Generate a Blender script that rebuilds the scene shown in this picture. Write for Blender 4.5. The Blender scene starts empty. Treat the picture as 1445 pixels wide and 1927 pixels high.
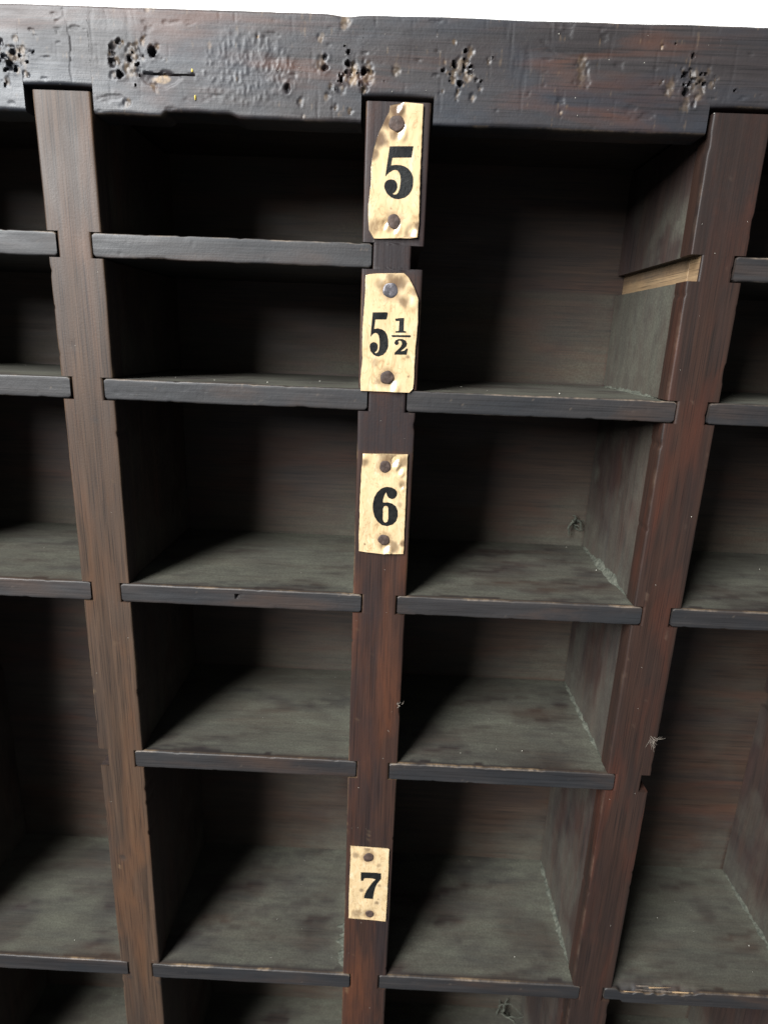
import bpy, math, random
import numpy as np
from mathutils import Matrix, Vector
from mathutils.geometry import tessellate_polygon

S = bpy.context.scene
COL = S.collection
random.seed(7)

# ------------------------------------------------------------------ camera, world, lamp, exposure
FOC = 1158.65                      # focal length in photograph pixels (1445 x 1927)
CAM = np.array([0.00551, -0.32957, 0.02603])
p, yw, rl = (math.radians(a) for a in (15.735, -0.842, 2.271))
fw = np.array([math.sin(yw) * math.cos(p), math.cos(yw) * math.cos(p), -math.sin(p)])
r0 = np.array([math.cos(yw), -math.sin(yw), 0.0])
d0 = np.cross(fw, r0)
AX = np.array([math.cos(rl) * r0 - math.sin(rl) * d0, math.sin(rl) * r0 + math.cos(rl) * d0, fw])
cam_d = bpy.data.cameras.new('camera')
cam = bpy.data.objects.new('camera', cam_d)
COL.objects.link(cam)
m = Matrix.Identity(4)
for i in range(3):
    m[i][0], m[i][1], m[i][2], m[i][3] = AX[0][i], -AX[1][i], -AX[2][i], CAM[i]
cam.matrix_world = m
cam_d.sensor_fit = 'VERTICAL'
cam_d.sensor_height = 4.8
cam_d.lens = 4.8 * FOC / 1927.0
cam_d.clip_start, cam_d.clip_end = 0.01, 50
cam_d.dof.use_dof = True
cam_d.dof.focus_distance = 0.335
cam_d.dof.aperture_fstop = 1.4
S.camera = cam

W = bpy.data.worlds.new('World')
S.world = W
W.use_nodes = True
W.node_tree.nodes['Background'].inputs[0].default_value = (0.80, 0.90, 1.0, 1)
W.node_tree.nodes['Background'].inputs[1].default_value = 0.24

ld = bpy.data.lights.new('window_light', 'AREA')
ld.shape, ld.size, ld.size_y = 'RECTANGLE', 0.9, 2.1
ld.energy = 420
ld.color = (0.97, 0.99, 1.0)
lo_ = bpy.data.objects.new('window_light', ld)
COL.objects.link(lo_)
az, el, dist = math.radians(38), math.radians(32), 2.5
lo_.location = (-math.sin(az) * math.cos(el) * dist, -math.cos(az) * math.cos(el) * dist, math.sin(el) * dist - 0.06)
lo_.rotation_euler = (Vector((0, 0, -0.06)) - Vector(lo_.location)).to_track_quat('-Z', 'Y').to_euler()

S.view_settings.view_transform = 'Standard'
S.view_settings.look = 'None'
S.view_settings.exposure = -0.72
S.view_settings.gamma = 1.0
S.view_settings.use_curve_mapping = False

# ------------------------------------------------------------------ helpers
def F(px, py, y=0.0):
    """point of the plane Y = y seen at photograph pixel (px, py) -> (x, z)"""
    d = AX[0] * (px - 722.5) / FOC + AX[1] * (py - 963.5) / FOC + AX[2]
    t = (y - CAM[1]) / d[1]
    q = CAM + d * t
    return q[0], q[2]

def hash2(ix, iy, seed):
    h = (ix.astype(np.int64) * 374761393 + iy.astype(np.int64) * 668265263 + seed * 974634777) & 0x7fffffff
    h = ((h ^ (h >> 13)) * 1274126177) & 0x7fffffff
    return ((h ^ (h >> 16)) & 0xffff) / 65535.0

def noise(x, y, seed=0):
    x = np.asarray(x, float); y = np.asarray(y, float)
    x, y = np.broadcast_arrays(x, y)
    fx, fy = np.floor(x), np.floor(y)
    u, v = x - fx, y - fy
    u = u * u * (3 - 2 * u); v = v * v * (3 - 2 * v)
    a = hash2(fx, fy, seed); b = hash2(fx + 1, fy, seed); c = hash2(fx, fy + 1, seed); d = hash2(fx + 1, fy + 1, seed)
    return (a * (1 - u) + b * u) * (1 - v) + (c * (1 - u) + d * u) * v

def fbm(x, y, seed=0, o=4):
    s, a, t = 0, 0.5, 0
    for k in range(o):
        s = s + a * noise(np.asarray(x) * 2 ** k, np.asarray(y) * 2 ** k, seed + k * 17); t += a; a *= 0.5
    return s / t

def sm(a, b, x):
    t = np.clip((x - a) / (b - a), 0, 1)
    return t * t * (3 - 2 * t)

def link(name, verts, faces, mats, midx=None, parent=None, attrs=None, smooth=40, origin=None):
    me = bpy.data.meshes.new(name)
    v = np.asarray(verts, float)
    if origin is not None: v = v - np.asarray(origin)
    me.from_pydata([tuple(q) for q in v], [], [tuple(int(k) for k in f) for f in faces])
    for mm in (mats if isinstance(mats, (list, tuple)) else [mats]): me.materials.append(mm)
    if midx is not None: me.polygons.foreach_set('material_index', np.asarray(midx, np.int32))
    for k, a in (attrs or {}).items():
        at = me.attributes.new(k, 'FLOAT', 'POINT'); at.data.foreach_set('value', np.asarray(a, np.float32))
    if smooth:
        me.polygons.foreach_set('use_smooth', np.ones(len(me.polygons), bool))
        me.set_sharp_from_angle(angle=math.radians(smooth))
    me.validate(); me.update()
    o = bpy.data.objects.new(name, me)
    COL.objects.link(o)
    if origin is not None: o.location = origin
    if parent is not None:
        o.parent = parent
        par, off = parent, Vector((0, 0, 0))
        while par is not None: off += par.location; par = par.parent
        o.location = Vector(o.location) - off
    return o

def empty(name, loc, label=None, cat=None, group=None):
    o = bpy.data.objects.new(name, None); COL.objects.link(o); o.location = loc; o.empty_display_size = 0.02
    return tag(o, label, cat, group)

def tag(o, label=None, cat=None, group=None, kind=None):
    for k, v in (('label', label), ('category', cat), ('group', group), ('kind', kind)):
        if v: o[k] = v
    return o

def strip(axis, s, lo, hi, nt, y0, depth, ny, rad, hf=None, wear=None, dust=None, front=True, wob=None):
    """board whose front lies in the XZ plane at y0; runs along axis between the outlines lo(s) and hi(s);
    rounded long edges of radius rad; sides run back by depth.  returns verts, faces, midx, attrs"""
    s = np.asarray(s, float); n = len(s)
    lo = np.broadcast_to(lo, s.shape).astype(float); hi = np.broadcast_to(hi, s.shape).astype(float)
    V, Fc, M, Wr, Du = [], [], [], [], []
    r = np.broadcast_to(rad, s.shape).astype(float)
    e = np.array([0, .08, .3, .6, 1.0])
    A = np.zeros((n, nt + 10)); D = np.zeros_like(A)
    w = hi - lo
    for j in range(5):
        A[:, j] = lo + e[j] * r; D[:, j] = e[j]
        A[:, -1 - j] = hi - e[j] * r; D[:, -1 - j] = e[j]
    for j in range(nt):
        t = (j + 1) / (nt + 1); A[:, 5 + j] = lo + r + (w - 2 * r) * t; D[:, 5 + j] = 1
    R = np.repeat(r[:, None], A.shape[1], 1)
    Y = y0 + R * (1 - np.sqrt(np.clip(1 - (1 - D) ** 2, 0, 1)))
    SS = np.repeat(s[:, None], A.shape[1], 1)
    X, Z = (SS, A) if axis == 'X' else (A, SS)
    if hf is not None: Y = Y + hf(X, Z) * np.clip(D * 1.5, 0, 1)
    wv = wear(X, Z, D) if wear is not None else np.zeros_like(Y)
    m_ = A.shape[1]
    V.append(np.stack([X, Y, Z], -1).reshape(-1, 3)); Wr.append(wv.ravel()); Du.append(np.zeros(n * m_))
    flip = axis == 'X'
    def quad(a, b, c, d, mi):
        Fc.append((a, b, c, d) if flip else (d, c, b, a)); M.append(mi)
    if front:
        for i in range(n - 1):
            for j in range(m_ - 1):
                quad(i * m_ + j, (i + 1) * m_ + j, (i + 1) * m_ + j + 1, i * m_ + j + 1, 0)
    base = n * m_
    ys = (np.linspace(0, 1, ny + 1)[1:]) ** 1.25
    rows = {}
    for side, aa, col, mi in (('lo', lo, 0, 2), ('hi', hi, m_ - 1, 1)):
        prev = [i * m_ + col for i in range(n)]
        yb = Y[:, col]
        for k in range(ny):
            yy = yb + (y0 + depth - yb) * ys[k]
            off = np.zeros(n)
            if wob is not None: off = wob(side, s, yy)
            a2 = aa + off
            x2, z2 = (s, a2) if axis == 'X' else (a2, s)
            V.append(np.stack([x2, yy, z2], -1)); Wr.append(np.zeros(n))
            Du.append(dust(side, s, yy) if dust is not None else np.zeros(n))
            cur = list(range(base, base + n)); base += n
            for i in range(n - 1):
                if side == 'lo': quad(prev[i + 1], prev[i], cur[i], cur[i + 1], mi)
                else: quad(prev[i], prev[i + 1], cur[i + 1], cur[i], mi)
            prev = cur
        rows[side] = prev
    for i in range(n - 1):
        quad(rows['lo'][i + 1], rows['lo'][i], rows['hi'][i], rows['hi'][i + 1], 2)
    for i in (0, n - 1):
        ring = [i * m_ + j for j in range(m_)] + [rows['hi'][i], rows['lo'][i]]
        ring = ring if (i == 0) == (axis == 'Z') else ring[::-1]
        Fc.append(tuple(ring)); M.append(2)
    return np.concatenate(V), Fc, M, {'wear': np.concatenate(Wr), 'dust': np.concatenate(Du)}

# ------------------------------------------------------------------ materials
def newmat(name):
    mt = bpy.data.materials.new(name); mt.use_nodes = True
    nt = mt.node_tree
    return mt, nt, nt.nodes['Principled BSDF']

def nd(nt, t, **kw):
    x = nt.nodes.new(t)
    for k, v in kw.items(): setattr(x, k, v)
    return x

def ramp(nt, src, stops):
    r = nd(nt, 'ShaderNodeValToRGB')
    el_ = r.color_ramp.elements
    while len(el_) < len(stops): el_.new(0.5)
    for e_, (pos, c) in zip(el_, stops):
        e_.position = pos; e_.color = (*c, 1) if len(c) == 3 else c
    nt.links.new(src, r.inputs[0]); return r.outputs[0]

def mix(nt, fac, a, b, mode='MIX'):
    x = nd(nt, 'ShaderNodeMix', data_type='RGBA', blend_type=mode)
    for sock, val in ((x.inputs[0], fac), (x.inputs[6], a), (x.inputs[7], b)):
        if isinstance(val, (int, float)): sock.default_value = val
        elif isinstance(val, tuple): sock.default_value = (*val, 1)
        else: nt.links.new(val, sock)
    return x.outputs[2]

def coords(nt, scale, rnd=True):
    tc = nd(nt, 'ShaderNodeTexCoord')
    src = tc.outputs['Object']
    if rnd:
        oi = nd(nt, 'ShaderNodeObjectInfo')
        ml = nd(nt, 'ShaderNodeVectorMath', operation='MULTIPLY'); nt.links.new(oi.outputs['Random'], ml.inputs[0]); ml.inputs[1].default_value = (3.1, 5.3, 7.7)
        ad = nd(nt, 'ShaderNodeVectorMath', operation='ADD'); nt.links.new(src, ad.inputs[0]); nt.links.new(ml.outputs[0], ad.inputs[1]); src = ad.outputs[0]
    mp = nd(nt, 'ShaderNodeMapping'); mp.inputs['Scale'].default_value = scale
    nt.links.new(src, mp.inputs['Vector']); return mp.outputs[0]

def tex(nt, vec, scale, detail=4, rough=0.6, dist=0.0):
    t = nd(nt, 'ShaderNodeTexNoise'); t.inputs['Scale'].default_value = scale; t.inputs['Detail'].default_value = detail
    t.inputs['Roughness'].default_value = rough; t.inputs['Distortion'].default_value = dist
    nt.links.new(vec, t.inputs['Vector']); return t.outputs['Fac']

def attr(nt, name):
    a = nd(nt, 'ShaderNodeAttribute'); a.attribute_name = name; return a.outputs['Fac']

DUST = (0.080, 0.080, 0.062)
PALE = (0.30, 0.20, 0.105)

def wood(name, stops, streak, axis, rough=(0.42, 0.58), pale=PALE, stain=(0.012, 0.012, 0.015), stain_amt=0.6, dustc=DUST, bump=0.25, spec=0.4, cover=0.0, grain=1.0, big=(9, 9, 9)):
    """old varnished wood: long grain along the axis, broad colour drift, blotches of black varnish, wear and dust from attributes"""
    mt, nt, b = newmat(name)
    k = {'X': (0.016, 1, 1), 'Y': (1, 0.016, 1), 'Z': (1, 1, 0.016)}[axis]
    g = coords(nt, k)
    iso = coords(nt, (1, 1, 1))
    n1 = tex(nt, g, 850 * grain, 4, 0.6, 0.2)
    n2 = tex(nt, g, 240 * grain, 4, 0.6, 0.5)
    mth = nd(nt, 'ShaderNodeMath', operation='MULTIPLY_ADD'); nt.links.new(n1, mth.inputs[0]); mth.inputs[1].default_value = 0.45
    m2 = nd(nt, 'ShaderNodeMath', operation='MULTIPLY'); nt.links.new(n2, m2.inputs[0]); m2.inputs[1].default_value = 0.55
    nt.links.new(m2.outputs[0], mth.inputs[2])
    c = ramp(nt, mth.outputs[0], stops)
    k3 = {'X': (0.18, 1, 1), 'Y': (1, 0.18, 1), 'Z': (1, 1, 0.18)}[axis]
    bigv = tex(nt, coords(nt, k3), 60, 4, 0.55, 0.6)
    c = mix(nt, ramp(nt, bigv, [(0.50 + cover, (0, 0, 0)), (0.68 + cover, (1, 1, 1))]), c, streak)
    blot = tex(nt, coords(nt, {'X': (0.4, 1, 1), 'Y': (1, 0.4, 1), 'Z': (1, 1, 0.25)}[axis]), 40, 5, 0.6, 0.3)
    bl = ramp(nt, blot, [(0.42, (0, 0, 0)), (0.66, (stain_amt,) * 3)])
    c = mix(nt, bl, c, stain)
    # fine dark pores
    pore = tex(nt, g, 1700, 2, 0.5)
    c = mix(nt, ramp(nt, pore, [(0.33, (0.55,) * 3), (0.45, (0, 0, 0))]), c, (0.006, 0.005, 0.005))
    sn = nd(nt, 'ShaderNodeMath', operation='MULTIPLY', use_clamp=True); nt.links.new(attr(nt, 'stain'), sn.inputs[0])
    nt.links.new(ramp(nt, tex(nt, iso, 300, 4, 0.6), [(0.25, (0.6,) * 3), (0.6, (1, 1, 1))]), sn.inputs[1])
    c = mix(nt, sn.outputs[0], c, stain)
    # wear
    wr = attr(nt, 'wear')
    wn = tex(nt, iso, 420, 3, 0.6)
    wm = nd(nt, 'ShaderNodeMath', operation='MULTIPLY'); nt.links.new(wr, wm.inputs[0])
    nt.links.new(ramp(nt, wn, [(0.30, (0.25,) * 3), (0.62, (1, 1, 1))]), wm.inputs[1])
    c = mix(nt, wm.outputs[0], c, pale)
    # dust
    du = attr(nt, 'dust')
    dn = tex(nt, coords(nt, {'X': (0.22, 1, 1), 'Y': (1, 0.22, 1), 'Z': (1, 0.7, 0.4)}[axis]), 170, 6, 0.68, 0.3)
    dm = nd(nt, 'ShaderNodeMath', operation='MULTIPLY', use_clamp=True); nt.links.new(du, dm.inputs[0])
    nt.links.new(ramp(nt, dn, [(0.30, (0.42,) * 3), (0.66, (1.0,) * 3)]), dm.inputs[1])
    fine = tex(nt, iso, 900, 2, 0.6)
    dc = mix(nt, ramp(nt, fine, [(0.35, (0, 0, 0)), (0.7, (1, 1, 1))]), tuple(x * 0.78 for x in dustc), tuple(x * 1.2 for x in dustc))
    c = mix(nt, dm.outputs[0], c, dc)
    nt.links.new(c, b.inputs['Base Color'])
    rr = nd(nt, 'ShaderNodeMapRange'); nt.links.new(tex(nt, coords(nt, k3), 90, 4, 0.6), rr.inputs[0])
    rr.inputs[1].default_value, rr.inputs[2].default_value = 0.3, 0.7; rr.inputs[3].default_value, rr.inputs[4].default_value = rough
    ra = nd(nt, 'ShaderNodeMath', operation='MULTIPLY_ADD', use_clamp=True); nt.links.new(dm.outputs[0], ra.inputs[0]); ra.inputs[1].default_value = 0.5
    nt.links.new(rr.outputs[0], ra.inputs[2]); nt.links.new(ra.outputs[0], b.inputs['Roughness'])
    sp = nd(nt, 'ShaderNodeMath', operation='MULTIPLY_ADD', use_clamp=True); nt.links.new(dm.outputs[0], sp.inputs[0]); sp.inputs[1].default_value = -0.35; sp.inputs[2].default_value = spec
    nt.links.new(sp.outputs[0], b.inputs['Specular IOR Level'])
    bp = nd(nt, 'ShaderNodeBump'); bp.inputs['Strength'].default_value = bump; bp.inputs['Distance'].default_value = 0.0006
    hm = nd(nt, 'ShaderNodeMath', operation='MULTIPLY_ADD'); nt.links.new(fine, hm.inputs[0]); hm.inputs[1].default_value = 0.35; nt.links.new(mth.outputs[0], hm.inputs[2])
    nt.links.new(hm.outputs[0], bp.inputs['Height']); nt.links.new(bp.outputs[0], b.inputs['Normal'])
    return mt

M_brown = wood('brown_post_wood', [(0.30, (0.022, 0.014, 0.010)), (0.50, (0.050, 0.030, 0.019)), (0.72, (0.088, 0.052, 0.032))], (0.072, 0.036, 0.019), 'Z', spec=0.3, stain=(0.026, 0.020, 0.017), stain_amt=0.5)
M_dark = wood('dark_post_wood', [(0.30, (0.014, 0.009, 0.007)), (0.52, (0.028, 0.015, 0.011)), (0.75, (0.042, 0.022, 0.015))], (0.050, 0.018, 0.011), 'Z', spec=0.25, cover=0.03, stain=(0.015, 0.011, 0.010), stain_amt=0.6, pale=(0.15, 0.10, 0.07))
M_red = wood('red_post_wood', [(0.30, (0.015, 0.009, 0.008)), (0.52, (0.034, 0.017, 0.012)), (0.75, (0.058, 0.028, 0.018))], (0.062, 0.024, 0.013), 'Z', spec=0.25, stain=(0.016, 0.013, 0.014), stain_amt=0.75)
M_rail = wood('black_varnished_wood', [(0.30, (0.012, 0.010, 0.010)), (0.52, (0.022, 0.018, 0.018)), (0.75, (0.036, 0.027, 0.025))], (0.050, 0.021, 0.013), 'X', rough=(0.40, 0.56), stain=(0.016, 0.019, 0.025), stain_amt=0.85, bump=0.3)
M_edge = wood('blackened_shelf_edge', [(0.30, (0.010, 0.009, 0.009)), (0.52, (0.020, 0.018, 0.018)), (0.75, (0.036, 0.031, 0.029))], (0.034, 0.022, 0.017), 'X', rough=(0.45, 0.62), stain=(0.012, 0.013, 0.015), stain_amt=0.8, pale=(0.17, 0.13, 0.095))
M_floor = wood('dusty_shelf_top', [(0.30, (0.012, 0.009, 0.008)), (0.52, (0.026, 0.019, 0.015)), (0.75, (0.040, 0.028, 0.022))], (0.034, 0.022, 0.016), 'X', rough=(0.5, 0.7), stain_amt=0.5, bump=0.15)
M_panel = wood('dusty_divider_side', [(0.30, (0.016, 0.011, 0.010)), (0.52, (0.032, 0.020, 0.016)), (0.75, (0.050, 0.031, 0.024))], (0.042, 0.022, 0.017), 'Z', rough=(0.5, 0.7), stain_amt=0.4, bump=0.15)
M_back = wood('brown_back_board', [(0.30, (0.018, 0.012, 0.009)), (0.52, (0.036, 0.022, 0.015)), (0.75, (0.056, 0.034, 0.023))], (0.046, 0.021, 0.013), 'X', rough=(0.5, 0.7), stain_amt=0.35, bump=0.15)
M_fresh = wood('pale_fresh_wood', [(0.30, (0.16, 0.096, 0.048)), (0.52, (0.27, 0.178, 0.095)), (0.75, (0.37, 0.26, 0.15))], (0.20, 0.11, 0.05), 'Y', rough=(0.6, 0.8), stain=(0.065, 0.040, 0.024), stain_amt=0.5, grain=0.6)

def plate_mat(name, nails, seed, dark_corners):
    """yellowed glossy plate: cream coat, brown stain round the nails and along cracks (object space, metres)"""
    mt, nt, b = newmat(name)
    iso = coords(nt, (1, 1, 1), False)
    n1 = tex(nt, coords(nt, (1, 1, 0.45), False), 95 + seed * 7, 4, 0.6, 0.9)
    c = ramp(nt, n1, [(0.25, (0.32, 0.210, 0.105)), (0.40, (0.49, 0.355, 0.195)), (0.56, (0.52, 0.386, 0.222)), (0.78, (0.58, 0.47, 0.318))])
    tc = nd(nt, 'ShaderNodeTexCoord')
    wob = tex(nt, iso, 260, 4, 0.6)
    for (x, z, rad, amt, colr) in [(n[0], n[1], n[2] * 1.7, 0.9, (0.13, 0.065, 0.030)) for n in nails] + dark_corners:
        vm = nd(nt, 'ShaderNodeVectorMath', operation='SUBTRACT'); nt.links.new(tc.outputs['Object'], vm.inputs[0]); vm.inputs[1].default_value = (x, 0, z)
        fl = nd(nt, 'ShaderNodeVectorMath', operation='MULTIPLY'); nt.links.new(vm.outputs[0], fl.inputs[0]); fl.inputs[1].default_value = (1, 0, 1)
        ln = nd(nt, 'ShaderNodeVectorMath', operation='LENGTH'); nt.links.new(fl.outputs[0], ln.inputs[0])
        ma = nd(nt, 'ShaderNodeMath', operation='MULTIPLY_ADD'); nt.links.new(wob, ma.inputs[0]); ma.inputs[1].default_value = rad * 1.1; nt.links.new(ln.outputs['Value'], ma.inputs[2])
        mr = nd(nt, 'ShaderNodeMapRange'); nt.links.new(ma.outputs[0], mr.inputs[0]); mr.inputs[1].default_value = rad * 0.75; mr.inputs[2].default_value = rad * 1.6
        mr.inputs[3].default_value = amt; mr.inputs[4].default_value = 0
        c = mix(nt, mr.outputs[0], c, colr)
    cr = tex(nt, coords(nt, (1, 1, 0.3), False), 130, 3, 0.5, 2.0)
    c = mix(nt, ramp(nt, cr, [(0.470, (0, 0, 0)), (0.496, (0.4,) * 3), (0.500, (0.4,) * 3), (0.506, (0, 0, 0))]), c, (0.20, 0.115, 0.05))
    sp = tex(nt, iso, 520, 2, 0.5)
    c = mix(nt, ramp(nt, sp, [(0.70, (0, 0, 0)), (0.76, (0.45,) * 3)]), c, (0.16, 0.08, 0.035))
    wr = attr(nt, 'wear')
    c = mix(nt, wr, c, (0.085, 0.048, 0.027))
    nt.links.new(c, b.inputs['Base Color'])
    b.inputs['Roughness'].default_value = 0.32
    b.inputs['Specular IOR Level'].default_value = 0.3
    b.inputs['Coat Weight'].default_value = 0.6; b.inputs['Coat Roughness'].default_value = 0.09
    bp = nd(nt, 'ShaderNodeBump'); bp.inputs['Strength'].default_value = 0.35; bp.inputs['Distance'].default_value = 0.0005
    nt.links.new(tex(nt, iso, 190, 3, 0.5), bp.inputs['Height']); nt.links.new(bp.outputs[0], b.inputs['Normal'])
    nt.links.new(bp.outputs[0], b.inputs['Coat Normal'])
    return mt

def simple(name, a, b_, scale, rough, spec=0.5, metal=0.0):
    mt, nt, b = newmat(name)
    iso = coords(nt, (1, 1, 1))
    c = ramp(nt, tex(nt, iso, scale, 4, 0.65), [(0.35, a), (0.68, b_)])
    nt.links.new(c, b.inputs['Base Color'])
    b.inputs['Roughness'].default_value = rough; b.inputs['Specular IOR Level'].default_value = spec; b.inputs['Metallic'].default_value = metal
    bp = nd(nt, 'ShaderNodeBump'); bp.inputs['Strength'].default_value = 0.4; bp.inputs['Distance'].default_value = 0.0004
    nt.links.new(tex(nt, iso, scale * 2.5, 3, 0.6), bp.inputs['Height']); nt.links.new(bp.outputs[0], b.inputs['Normal'])
    return mt

M_ink = simple('black_ink', (0.006, 0.0065, 0.007), (0.014, 0.014, 0.013), 300, 0.4, 0.15)
M_nail = simple('rusty_nail', (0.030, 0.019, 0.015), (0.075, 0.048, 0.038), 350, 0.65, 0.3)
M_steel = simple('grey_worn_nail', (0.045, 0.040, 0.042), (0.12, 0.11, 0.12), 350, 0.35, metal=0.3)
M_fluff = simple('grey_lint', (0.10, 0.085, 0.072), (0.20, 0.17, 0.14), 500, 0.9, 0.1)
M_clump = simple('green_grey_dust', (0.040, 0.043, 0.035), (0.10, 0.102, 0.082), 400, 0.95, 0.05)
M_wall = simple('white_painted_wall', (0.82, 0.80, 0.77), (0.86, 0.845, 0.815), 25, 0.8, 0.2)
M_speck = simple('pale_specks', (0.35, 0.33, 0.28), (0.6, 0.58, 0.5), 500, 0.8)
M_yellow = simple('yellow_paint', (0.55, 0.40, 0.06), (0.65, 0.5, 0.12), 300, 0.6)

# ------------------------------------------------------------------ the setting
D = 0.1095                                   # depth of the pigeonholes
wv = [(-2, D + 0.035, -1.2), (2, D + 0.035, -1.2), (2, D + 0.035, 1.6), (-2, D + 0.035, 1.6)]
tag(link('wall', wv, [(0, 1, 2, 3)], M_wall, smooth=0), 'plain white wall behind the dark cabinet', kind='structure')

# ------------------------------------------------------------------ the cabinet
cab = empty('pigeonhole_cabinet', (0, D / 2, -0.60), 'old dark wooden cabinet of open pigeonholes, worn and dusty', 'cabinet')

PX = [(-0.3320, -0.3035), (-0.1735, -0.1454), (-0.0154, 0.0154), (0.1463, 0.1737), (0.3037, 0.3320)]
SZ = [(0.0597, 0.0712), (-0.0111, 0.0), (-0.1283, -0.1170), (-0.2423, -0.2305), (-0.4188, -0.4067)]
S6T = F(600, 1878, D)[1]
SZ.append((S6T - 0.0118, S6T))
RB, RT, NT = 0.1236, 0.1674, 0.1342
ZB = -0.60
MORT = 0.0055                                # how far a shelf end is let into a post
# present[column][shelf]; columns: 0 left of the first visible post ... 3 right of the last
present = [[1, 1, 1, 0, 1, 1], [1, 1, 1, 1, 1, 1], [0, 1, 1, 1, 1, 1], [1, 1, 1, 0, 1, 1]]

# back board
nx, nz = 250, 330
bx = np.linspace(-0.34, 0.34, nx); bz = np.linspace(ZB, 0.150, nz)
BX, BZ = np.meshgrid(bx, bz)
BY = D + 0.0004 * (fbm(BX * 40, BZ * 90, 3) - 0.5)
bd = 0.30 * sm(0.45, 0.75, fbm(BX * 22, BZ * 30, 5))
colx = [(PX[i][1], PX[i + 1][0]) for i in range(4)]
for c in range(4):
    zs = [SZ[k][1] for k in range(6) if present[c][k]]
    ce = [RB] + [SZ[k][0] for k in range(6) if present[c][k]]
    for z0, z1 in zip(zs, ce):
        inb = (BX > colx[c][0]) & (BX < colx[c][1]) & (BZ > z0) & (BZ < z1)
        h = (BZ - z0)
        dd = sm(0.045, 0.0, h + 0.030 * (fbm(BX * 60, BZ * 60, 9) - 0.5)) * 0.75
        dd += 0.5 * sm(0.045, 0.0, colx[c][1] - BX + 0.03 * (fbm(BX * 50, BZ * 35, 11) - 0.5)) * sm(0.075, 0.02, h)
        bd = np.where(inb, np.maximum(bd, dd * (0.55 + 0.7 * fbm(BX * 90, BZ * 60, 13))), bd)
# where the lost shelf of the upper right pair used to sit: clean brown above, dusty below
r2 = (BX > PX[2][1]) & (BX < PX[3][0]) & (BZ > 0)
bd = np.where(r2 & (BZ > 0.0597), bd * 0.12, bd)
bd = np.where(r2 & (BZ <= 0.0597), np.maximum(bd, 0.55 * (0.5 + 0.8 * fbm(BX * 70, BZ * 50, 21))), bd)
r5 = (BX < PX[1][0]) & (BZ > -0.24) & (BZ < -0.20)
bd = np.where(r5, bd * 0.1, bd)
bd = bd * 0.58
vb = np.stack([BX, BY, BZ], -1).reshape(-1, 3)
fb = [(j * nx + i, j * nx + i + 1, (j + 1) * nx + i + 1, (j + 1) * nx + i) for j in range(nz - 1) for i in range(nx - 1)]
nv = len(vb)
ext = [(-0.34, D + 0.012, ZB), (0.34, D + 0.012, ZB), (0.34, D + 0.012, 0.150), (-0.34, D + 0.012, 0.150)]
vb = np.concatenate([vb, np.array(ext)])
c00, c10, c11, c01 = 0, nx - 1, nz * nx - 1, (nz - 1) * nx
fb += [(nv + 1, nv, nv + 3, nv + 2)]
fb += [tuple([nv, nv + 1] + list(range(c10, c00 - 1, -1))), tuple([nv + 2, nv + 3] + list(range(c01, c11 + 1)))]
fb += [tuple([nv + 3, nv] + [j * nx for j in range(nz)]), tuple([nv + 1, nv + 2] + [j * nx + nx - 1 for j in range(nz - 1, -1, -1)])]
link('back_board', vb, fb, M_back, None, cab, {'wear': np.zeros(len(vb)), 'dust': np.concatenate([bd.ravel(), np.zeros(4)])})

# ceiling board of the top row, outer sides
def box(x0, x1, y0, y1, z0, z1):
    v = [(x, y, z) for z in (z0, z1) for y in (y0, y1) for x in (x0, x1)]
    f = [(0, 2, 3, 1), (4, 5, 7, 6), (0, 1, 5, 4), (2, 6, 7, 3), (0, 4, 6, 2), (1, 3, 7, 5)]
    return v, f
v, f = box(-0.34, 0.34, 0.0165, D - 0.001, 0.1345, 0.150)
link('top_board', v, f, M_floor, None, cab, {'wear': np.zeros(8), 'dust': np.zeros(8)}, smooth=0)

# posts (front lipping) with the divider panel behind each
def breaks(base, cuts):
    s = list(base)
    for a, b in cuts: s += [a - 1e-5, a + 1e-5, b - 1e-5, b + 1e-5]
    return np.array(sorted(s))

def outline(s, edge, cuts, inward):
    o = np.full(len(s), edge)
    for a, b, d in cuts: o = np.where((s > a) & (s < b), edge + inward * d, o)
    return o

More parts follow.
